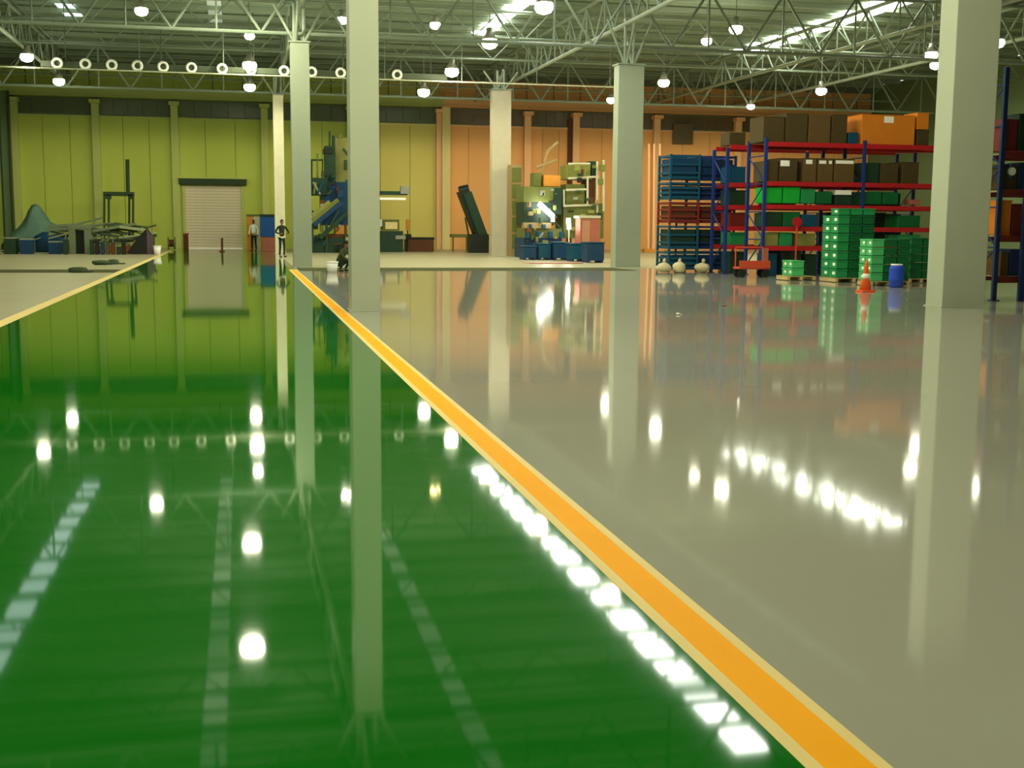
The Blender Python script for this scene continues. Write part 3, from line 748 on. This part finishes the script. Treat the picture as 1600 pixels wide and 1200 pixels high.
# cluster before the orange wall
Yc = 58.0
t = base_thing('tall_cabinet', 'tall khaki cabinet right beside the cream-grey column', 'cabinet', 808, 60.6)
B(t, 'body', khaki, 798, 815, 257, 402, 60.6, 1.0)
for k in range(5): B(t, 'door_panel', olive, 800, 815, 262+k*26, 284+k*26, 60.6, .03, -.03)
t = base_thing('press_machine', 'olive press machine with white slanted tube lamp left of the green frames', 'machine', 848, Yc)
B(t, 'base', machine_blue, 818, 878, 372, 402, Yc, 2.0)
B(t, 'lower_housing', machine_green, 818, 866, 316, 352, Yc, 1.6, .2)
B(t, 'upper_housing', olive, 818, 876, 292, 316, Yc, 1.6, .1)
B(t, 'ledge', khaki, 818, 862, 348, 357, Yc, .3, -.1)
B(t, 'mast_block', machine_green, 866, 878, 294, 335, Yc, .6, -.1)
B(t, 'table', olive, 820, 878, 357, 372, Yc, 1.8, .1)
B(t, 'orange_head', orange_m, 850, 876, 274, 291, Yc, .8, .3)
B(t, 'motor', olive, 834, 846, 270, 291, Yc, .8, .4)
for (p0, p1) in (((846, 272), (856, 236)), ((856, 236), (872, 222)), ((838, 262), (870, 250))): Rp(t, 'jib_arm', khaki, p0, p1, Yc, .07, .6)
for i in range(30):
    px = rc.uniform(820, 872); py = rc.uniform(294, 384); m_ = rc.choice((machine_green, khaki, teal, dark_steel, olive, grey_met, brown_red, olive_lt, black))
    if rc.random() < .6: B(t, 'fitting', m_, px, px+rc.uniform(3, 9), py, py+rc.uniform(3, 9), Yc, .2, -.3)
    else: Rp(t, 'hose', m_, (px, py), (px+rc.uniform(-12, 12), py+rc.uniform(-4, 16)), Yc, rc.uniform(.03, .06), rc.uniform(-.4, -.2), 6)
for px in (824, 842, 860, 878): Rp(t, 'valve', teal, (px, 372), (px, 362), Yc, .12, -.15)
o = Rp(t, 'tube_lamp', tube_m, (842, 318), (863, 337), Yc, .12, -.5); o['label'] = 'glowing white slanted tube'
B(t, 'tube_end', white_p, 861, 867, 335, 347, Yc, .1, -.55)
t = base_thing('work_lamp', 'small bright white upright lamp between press machine and orange cabinet', 'lamp', 888, 56.6)
Rp(t, 'lamp_tube', tube_m, (888, 341), (889, 358), 56.6, .10); Rp(t, 'stand', white_p, (889, 404), (889, 358), 56.6, .03); box('foot', black, (0, 0, .02), (.3, .3, .04), t)
t = base_thing('framed_machine', 'green boxed machine in pale frames left of the middle broad column', 'machine', 915, Yc)
B(t, 'lower_body', olive, 880, 944, 318, 372, Yc, 1.6, .3)
B(t, 'upper_body', olive_lt, 886, 925, 258, 280, Yc, 1.4, .4)
B(t, 'middle_body', olive, 884, 914, 288, 320, Yc, 1.4, .4)
B(t, 'end_block', machine_green, 922, 934, 252, 276, Yc, .8, .4)
B(t, 'side_block', brown_red, 916, 931, 278, 322, Yc, 1.0, .5)
for (p0, p1) in (((888, 279), (936, 276)), ((880, 322), (934, 320)), ((881, 296), (881, 322)), ((933, 252), (933, 332)), ((918, 278), (918, 320)), ((884, 297), (916, 296)), ((888, 256), (922, 256)), ((943, 250), (943, 330))):
    Rp(t, 'frame_tube', pipe_pale, p0, p1, Yc, .055, .1)
for i in range(22):
    px = rc.uniform(882, 940); py = rc.uniform(256, 366); m_ = rc.choice((machine_green, khaki, dark_steel, olive, grey_met, brown_red, olive_lt, black))
    B(t, 'fitting', m_, px, px+rc.uniform(3, 9), py, py+rc.uniform(3, 10), Yc, .2, rc.uniform(-.2, 0))
t = base_thing('orange_cabinet', 'pinkish orange cabinet with pale top before the green framed machine', 'cabinet', 924, 56)
B(t, 'body', pink_red, 906, 938, 341, 405, 56, .9); B(t, 'top', pipe_pale, 905, 939, 337, 341, 56, 1.0, -.05); B(t, 'door', mat('salmon_panel', (.42, .20, .12), .6), 909, 922, 345, 400, 56, .03, -.03)
# low blue pallets along the floor there
for i, (a, b, tp, Y_) in enumerate(((818, 838, 384, 54.5), (842, 861, 380, 54.5), (866, 889, 378, 54.2), (893, 915, 380, 52.3), (918, 944, 378, 50.5))):
    t = base_thing('blue_bin', 'low dark blue steel bin, %s in the line before the orange wall machines' % ('first', 'second', 'third', 'fourth', 'last')[i], 'bin', (a+b)/2, Y_)
    x0_, x1_ = at(a, 395, Y_).x-t.location.x, at(b, 395, Y_).x-t.location.x; h_ = at(a, tp, Y_).z
    m_ = (machine_blue, teal)[i % 2]
    box('tub', m_, ((x0_+x1_)/2, .5, .12+(h_-.2)/2), (x1_-x0_, 1.0, h_-.16), t); box('rim', teal, ((x0_+x1_)/2, .5, h_-.03), (x1_-x0_+.06, 1.06, .05), t)
    for fx in (x0_+.08, x1_-.08): box('skid', blue_dark, (fx, .5, .06), (.1, 1.0, .12), t)
t = base_thing('floor_plate', 'flat pinkish plate lying on the floor before the blue bins', 'plate', 870, 50)
xa_, xb_ = at(822, 405, 50).x-t.location.x, at(905, 405, 50).x-t.location.x
box('plate', mat('pink_plate', (.50, .30, .20), .5), ((xa_+xb_)/2, .2, .012), (xb_-xa_, 1.6, .02), t); box('edge_strip', pink_red, ((xa_+xb_)/2, -.62, .02), (xb_-xa_, .06, .035), t)
t = base_thing('hanging_strips', 'pale vertical poles leaning at the orange wall right of the middle column', 'poles', 1020, 70)
for p in (1013, 1021, 1030): Rp(t, 'pole', orange_pil, (p, 392), (p+1, 225), 70, .07)
box('rack_foot', orange_m, (0, 0, .1), (1.2, .5, .2), t)

# ------------------------------------------------------------------ left side: portal frame, tarp heap, scrap
t = base_thing('portal_frame', 'dark portal frame with tall mast standing by the green wall', 'frame', 187, 73)
B(t, 'cross_beam', dark_steel, 161, 209, 300, 306, 73, .5)
for p in (163, 170, 202, 208): Rp(t, 'leg', dark_steel, (p, 391), (p, 303), 73, .06, .25 if p in (170, 202) else 0)
for p in (169, 204): B(t, 'gusset', dark_steel, p-4, p+4, 304, 311, 73, .4)
Rp(t, 'mast', dark_steel, (200, 301), (199, 249), 73, .11, .2)

def tarp():
    Yt = 68.0; rr = random.Random(3)
    out = [(6, 392), (12, 372), (26, 352), (40, 340), (48, 316), (60, 312), (72, 330), (80, 346), (92, 352), (100, 366), (108, 378), (112, 392)]
    cx = at(60, 392, Yt).x; vs = []; fs = []
    top = []
    for (px, py) in out: p = at(px, py, Yt); top.append((p.x-cx, max(0, p.z)))
    nx = len(top); nd = 11
    for j in range(nd):
        v = j/(nd-1); k = math.sin(math.pi*v)**.6 if 0 < v < 1 else 0
        for i, (x_, z_) in enumerate(top):
            vs.append((x_*(.85+.15*k)+rr.uniform(-.16, .16), -1.4+2.8*v+rr.uniform(-.12, .12), z_*k*(1+rr.uniform(-.17, .12))))
    for j in range(nd-1):
        for i in range(nx-1): a = j*nx+i; fs.append((a, a+1, a+nx+1, a+nx))
    t = thing('tarp_heap', 'blue-green tarpaulin draped over a pointed heap at the far left', 'heap', (cx, Yt, 0))
    o = from_faces('tarpaulin', tarp_m, vs, fs, t); o.modifiers.new('s', 'SUBSURF').levels = 1; o.modifiers['s'].render_levels = 1
    blob('covered_lump', machine_blue, (.9, .5, .6), t, (.9, -1.1, .45), 5); blob('covered_lump', machine_green, (.6, .5, .45), t, (-1.0, -1.2, .35), 6)
    rod('rope', plank_a, (-1.6, -1.6, .05), (1.4, -1.5, 1.1), .025, t)
tarp()
# low red-brown skid platforms
for i, (a, b) in enumerate(((98, 172), (188, 240))):
    t = base_thing('skid_platform', 'low brown red skid platform under the scrap pile, %s one' % ('left', 'right')[i], 'platform', (a+b)/2, 64)
    B(t, 'deck', mat('skid_red_brown', (.22, .07, .02), .7), a, b, 385, 389, 64, 1.8); B(t, 'skid', brown_red, a, b, 389, 392, 64, .15, .1); B(t, 'skid', brown_red, a, b, 389, 392, 64, .15, 1.5)
# scrap beams in a heap on the platforms
rr = random.Random(11); G = 'scrap lengths heaped on the left platforms'
lay = {}
for i in range(42):
    slot = i % 7; px = 108+slot*18+rr.uniform(-6, 6); L_ = rr.uniform(1.1, 2.3); k = lay.get(slot, 0); lay[slot] = k+1
    p = at(px, 380, 64.35+.28*(k % 2)+.5*(slot % 2)+rr.uniform(-.05, .05)); m_ = rr.choice((plank_a, plank_b, plank_c, plank_c, plank_b))
    an = rr.uniform(-.30, .30)
    o = box('scrap_length', m_, (p.x, p.y, .50+.17*k+abs(math.sin(an))*L_*.3), (L_, .16, rr.choice((.08, .14))), rot=(0, an, rr.uniform(-.1, .1)))
    lab = {plank_a.name: 'pale wooden length', plank_b.name: 'dark metal length', plank_c.name: 'grey-green length'}[m_.name]
    props(o, lab+' lying askew in the scrap heap at the left', 'scrap', G+', '+lab)
t = base_thing('machine_guard', 'pale arched machine guard among the scrap at the left', 'guard', 124, 63.2)
for p in (108, 132): B(t, 'side_plate', plank_c, p, p+9, 357, 391, 63.2, .5)
B(t, 'top_plate', plank_c, 106, 142, 352, 358, 63.2, .6); B(t, 'dark_core', black, 117, 131, 360, 388, 63.2, .3, .3)
t = base_thing('wedge_block', 'dark triangular steel wedge at the right end of the scrap heap', 'wedge', 222, 62.8)
o_ = t.location
pts = [(at(p, q, 62.8).x-o_.x, max(0, at(p, q, 62.8).z)) for p, q in ((198, 396), (214, 372), (229, 357), (240, 372), (240, 396))]
prism('wedge', black, pts, 0, .9, t); prism('edge_plate', mat('dull_violet_steel', (.09, .06, .07), .6), [(pts[2][0], pts[2][1]), (pts[3][0], pts[3][1]), (pts[4][0], 0), (pts[2][0], 0)], -.05, 0, t)
for i, p in enumerate((15, 40, 85)):
    t = base_thing('low_crate', 'small dark crate on the floor at the far left, %s' % ('leftmost', 'middle', 'rightmost')[i], 'crate', p, 62.6)
    B(t, 'body', (machine_green, machine_blue, machine_blue)[i], p-9, p+9, (372, 374, 378)[i], 392, 62.6, .8); B(t, 'rim', grey_met, p-10, p+10, (371, 373, 377)[i], (373, 375, 379)[i], 62.6, .84, -.02)
kk = 0
for i in range(16):
    px = 104+i*8.2; w_ = rr.uniform(.13, .2); h_ = rr.uniform(.25, .75); m_ = (machine_green, black, machine_blue, plank_b, brown_red)[i % 5]
    if 104 < px < 145 or px > 196: continue
    kk += 1
    nm = {0: 'dark green', 1: 'black', 2: 'dark blue', 3: 'dark grey-green', 4: 'brown red'}[i % 5]
    x_ = at(px, 392, 62.6).x
    t = thing('scrap_block', nm+' steel scrap block in front of the scrap heap, %s along the skid' % ('first', 'second', 'third', 'fourth', 'fifth', 'sixth', 'seventh', 'eighth', 'ninth', 'tenth', 'eleventh', 'twelfth')[kk], 'scrap', (x_, 62.3, 0), .0)
    box('block', m_, (0, 0, h_/2), (w_, .3, h_), t); box('flange', plank_b, (0, 0, h_+.02), (w_+.02, .34, .04), t); rod('stub', plank_c, (-w_*.2, -.0, h_), (w_*.3, .02, h_+.25), .03, t)
# debris by the door
t = base_thing('cable_reel', 'olive brown reel and bundle on the floor left of the roller door', 'reel', 268, 72)
Rp(t, 'flange', olive, (262, 380), (264, 380), 72, .35, 0, 16); Rp(t, 'flange', olive, (272, 380), (274, 380), 72, .35, 0, 16); Rp(t, 'core', brown_red, (262, 380), (274, 380), 72, .2, 0, 12)
t = base_thing('bollard', 'short dark red post left of the roller door', 'post', 290, 74); B(t, 'post', brown_red, 287, 294, 366, 391, 74, .25); B(t, 'cap', pink_red, 286, 295, 364, 366, 74, .3, -.02)
t = base_thing('marker_post', 'thin dark red post before the roller door', 'post', 347, 69); Rp(t, 'pole', brown_red, (347, 392), (347, 372), 69, .06); box('foot', brown_red, (0, 0, .03), (.3, .3, .06), t)
c = ground(246, 398)
t = thing('white_bucket', 'small white bucket on the floor at the end of the left aisle line', 'bucket', c); lathe('body', white_p, [(.14, 0), (.19, .42)], t, key='bk'); lathe('rim', white_p, [(.205, .40), (.205, .44)], t, key='bkr')
for i, (p, q) in enumerate(((122, 426), (176, 413), (157, 414))):
    c = ground(p, q); t = thing('floor_scrap', 'small dark lump lying on the left floor, %s' % ('on the dark joint', 'right one beyond the joint', 'left one beyond the joint')[i], 'scrap', c)
    blob('lump', plank_b, (.3, .22, .1), t, (0, 0, .09), i+20); box('flat_piece', plank_b, (.3, .1, .03), (.3, .2, .04), t)
# small bits on the grey floor by the column
for i, (p, q, m_) in enumerate(((1060, 492, label_white), (1132, 479, pink_red))):
    c = ground(p, q); t = thing('litter', 'tiny %s scrap lying on the shiny grey floor' % ('white', 'pinkish red')[i], 'scrap', c); blob('lump', m_, (.05, .05, .02), t, (0, 0, .02), i+40, 1); box('flap', m_, (.04, 0, .012), (.06, .04, .006), t)

# blue container beside the aisle
t = base_thing('stacked_container', 'blue bin on a pink red base beside the thin cream column', 'bin', 419, 70)
B(t, 'upper_bin', blue_drum and mat('deep_blue_plastic', (.015, .08, .28), .5), 407, 431, 338, 370, 70, 1.0); B(t, 'lower_bin', pink_red, 409, 430, 370, 391, 70, .9, .05); B(t, 'rim', machine_green, 406, 432, 335, 339, 70, 1.06, -.03)
t = base_thing('yellow_rack', 'small orange and white locker right of the roller door', 'locker', 397, 72.5)
B(t, 'body', orange_m, 386, 396, 338, 391, 72.5, .5); B(t, 'door', pipe_pale, 396, 405, 338, 391, 72.5, .5); B(t, 'top', olive, 385, 406, 335, 338, 72.5, .6, -.05)

# ------------------------------------------------------------------ people
def skin(name, m, pts, edges, parent, sub=2):
    me = bpy.data.meshes.new(name); me.from_pydata([p[:3] for p in pts], edges, []); me.update()
    o = _link(name, me, parent); me.materials.append(m)
    mod = o.modifiers.new('skin', 'SKIN'); mod.use_smooth_shade = True
    for i, p in enumerate(pts): me.skin_vertices[0].data[i].radius = (p[3], p[4] if len(p) > 4 else p[3])
    me.skin_vertices[0].data[0].use_root = True
    s = o.modifiers.new('sub', 'SUBSURF'); s.levels = sub; s.render_levels = sub
    bpy.context.view_layer.update()
    dg = bpy.context.evaluated_depsgraph_get(); nm = bpy.data.meshes.new_from_object(o.evaluated_get(dg))
    o.modifiers.clear(); o.data = nm
    if not nm.materials: nm.materials.append(m)
    return o
def hand(parent, m, wr, dirv, side):
    """palm, four fingers and a thumb, slightly curled"""
    d = Vector(dirv).normalized(); up = Vector((0, 1, 0)) if abs(d.y) < .8 else Vector((1, 0, 0)); s = d.cross(up).normalized(); n_ = s.cross(d)
    w_ = Vector(wr); pts = [(*w_, .022, .016), (*(w_+d*.05), .032, .016), (*(w_+d*.085), .034, .014)]; ed = [(0, 1), (1, 2)]
    for k, L in enumerate((.065, .078, .072, .055)):
        b = w_+d*.085+s*(-.028+.019*k); i = len(pts)
        pts += [(*b, .009), (*(b+d*L*.5+n_*.012*side), .0085), (*(b+d*L*.85+n_*.035*side), .007)]; ed += [(2, i), (i, i+1), (i+1, i+2)]
    i = len(pts); b = w_+d*.03-s*.035
    pts += [(*b, .011), (*(b+d*.035-s*.02), .010), (*(b+d*.06-s*.015+n_*.02*side), .008)]; ed += [(0, i), (i, i+1), (i+1, i+2)]
    return skin('hand', m, pts, ed, parent, 1)
def head(parent, c, yaw=0, pitch=0, hairm=hair_m, cap=None):
    me = bpy.data.meshes.new('head'); bm = bmesh.new(); bmesh.ops.create_uvsphere(bm, u_segments=20, v_segments=16, radius=1)
    for v in bm.verts:
        x_, y_, z_ = v.co; jaw = 1-.28*max(0, -z_)
        v.co = Vector((x_*.075*jaw, y_*.095*jaw+(-.008 if z_ < -.3 and y_ < 0 else 0), z_*.115))
    for f in bm.faces: f.smooth = True
    bm.to_mesh(me); bm.free(); me.materials.append(skin_m)
    h = _link('head', me, parent); h.location = c; h.rotation_euler = (pitch, 0, yaw)
    def sub(name, m, loc, s):
        o = blob(name, m, s, h, loc, 2, 1); return o
    prism('nose', skin_m, [(-.014, -.02), (.014, -.02), (.005, .02), (-.005, .02)], -.118, -.085, h)
    for s in (-1, 1):
        sub('eye', black, (s*.03, -.088, .005), (.012, .008, .007)); sub('ear', skin_m, (s*.075, 0, -.005), (.012, .02, .03))
    sub('mouth', pink_red, (0, -.088, -.05), (.024, .006, .005))
    me = bpy.data.meshes.new('hair'); bm = bmesh.new(); bmesh.ops.create_uvsphere(bm, u_segments=20, v_segments=14, radius=1)
    bmesh.ops.delete(bm, geom=[v for v in bm.verts if v.co.z < (.25 if v.co.y < -.2 else -.35)], context='VERTS')
    for v in bm.verts: v.co = Vector((v.co.x*.082, v.co.y*.104+.004, v.co.z*.125))
    for f in bm.faces: f.smooth = True
    bm.to_mesh(me); bm.free(); me.materials.append(cap or hairm); _link('hair' if not cap else 'cap', me, h)
    return h
def standing(t, shirt, trousers, arms_out=True, yaw=0):
    J = dict(pelvis=(0, 0, .95), chest=(0, .0, 1.25), sh=(0, .01, 1.42), neck=(0, 0, 1.5))
    pts = [(0, 0, .95, .15, .10), (0, 0, 1.12, .13, .095), (0, 0, 1.30, .16, .11), (0, 0, 1.42, .10, .08), (0, 0, 1.50, .05, .05)]
    ed = [(0, 1), (1, 2), (2, 3), (3, 4)]
    for s in (-1, 1):
        i = len(pts)
        if arms_out: el = (s*.36, -.02, 1.16); wr_ = (s*.22, -.18, 1.10)
        else: el = (s*.25, .02, 1.15); wr_ = (s*.26, -.06, .92)
        pts += [(s*.19, 0, 1.41, .06), (*el, .045), (*wr_, .034)]; ed += [(3, i), (i, i+1), (i+1, i+2)]
    skin('shirt', shirt, pts, ed, t)
    pts = [(0, 0, .95, .15, .105)]; ed = []
    for s in (-1, 1):
        i = len(pts); pts += [(s*.09, 0, .85, .085), (s*.11, -.02, .48, .06), (s*.12, .02, .09, .045)]; ed += [(0, i), (i, i+1), (i+1, i+2)]
    skin('trousers', trousers, pts, ed, t)
    for s in (-1, 1):
        skin('shoe', black, [(s*.12, .04, .05, .045, .04), (s*.125, -.08, .04, .045, .035), (s*.13, -.17, .032, .035, .025)], [(0, 1), (1, 2)], t, 1)
        if arms_out: hand(t, skin_m, (s*.22, -.18, 1.10), (-s*.9, -.35, .0), s)
        else: hand(t, skin_m, (s*.26, -.06, .92), (0, -.2, -1), s)
    skin('neck', skin_m, [(0, 0, 1.46, .05), (0, -.01, 1.58, .048)], [(0, 1)], t, 1)
    head(t, (0, -.015, 1.64))
g = ground(441, 402)
t = thing('person', 'person in dark clothes standing upright with arms bent before the thin cream column', 'person', (at(441, 400, 58.5).x, 58.5, 0), .5)
standing(t, dark_cloth, dark_cloth)
t = thing('person', 'person in white cap and dark overalls standing left of the blue bin', 'person', (at(397, 392, 71).x, 71, 0), -.4)
t.scale = (1, 1, 1)
standing(t, white_cloth, dark_cloth, False)
# crouching person with a white bucket
c = at(533, 424, 41.3)
t = thing('person', 'person in dark olive clothes squatting beside the nearest slim column', 'person', (c.x, 41.3, 0), .9)
skin('shirt', brown_cloth, [(0, .10, .28, .15, .12), (0, .02, .46, .14, .11), (0, -.08, .62, .16, .11), (0, -.13, .72, .09, .07), (0, -.16, .78, .05), (-.18, -.12, .68, .06), (-.24, -.28, .48, .045), (-.14, -.45, .36, .034), (.18, -.12, .68, .06), (.24, -.28, .48, .045), (.14, -.45, .36, .034)],
     [(0, 1), (1, 2), (2, 3), (3, 4), (3, 5), (5, 6), (6, 7), (3, 8), (8, 9), (9, 10)], t)
skin('trousers', dark_cloth, [(0, .12, .25, .15, .12), (-.12, .02, .27, .085), (-.19, -.28, .46, .062), (-.16, -.06, .09, .045), (.12, .02, .27, .085), (.19, -.28, .46, .062), (.16, -.06, .09, .045)], [(0, 1), (1, 2), (2, 3), (0, 4), (4, 5), (5, 6)], t)
for s in (-1, 1):
    skin('shoe', black, [(s*.16, -.02, .05, .045, .04), (s*.165, -.14, .04, .045, .035), (s*.17, -.22, .032, .035, .025)], [(0, 1), (1, 2)], t, 1)
    hand(t, skin_m, (s*.14, -.45, .36), (-s*.3, -.8, -.5), s)
skin('neck', skin_m, [(0, -.15, .75, .05), (0, -.19, .84, .047)], [(0, 1)], t, 1)
head(t, (0, -.21, .90), 0, .35)
c = ground(526, 420)
t = thing('bucket', 'white bucket on the floor beside the squatting person', 'bucket', (at(524, 420, 40.9).x-.12, 40.7, 0))
lathe('body', white_p, [(.15, 0), (.2, .34)], t, key='bk2'); lathe('rim', white_p, [(.215, .32), (.215, .36)], t, key='bk2r')
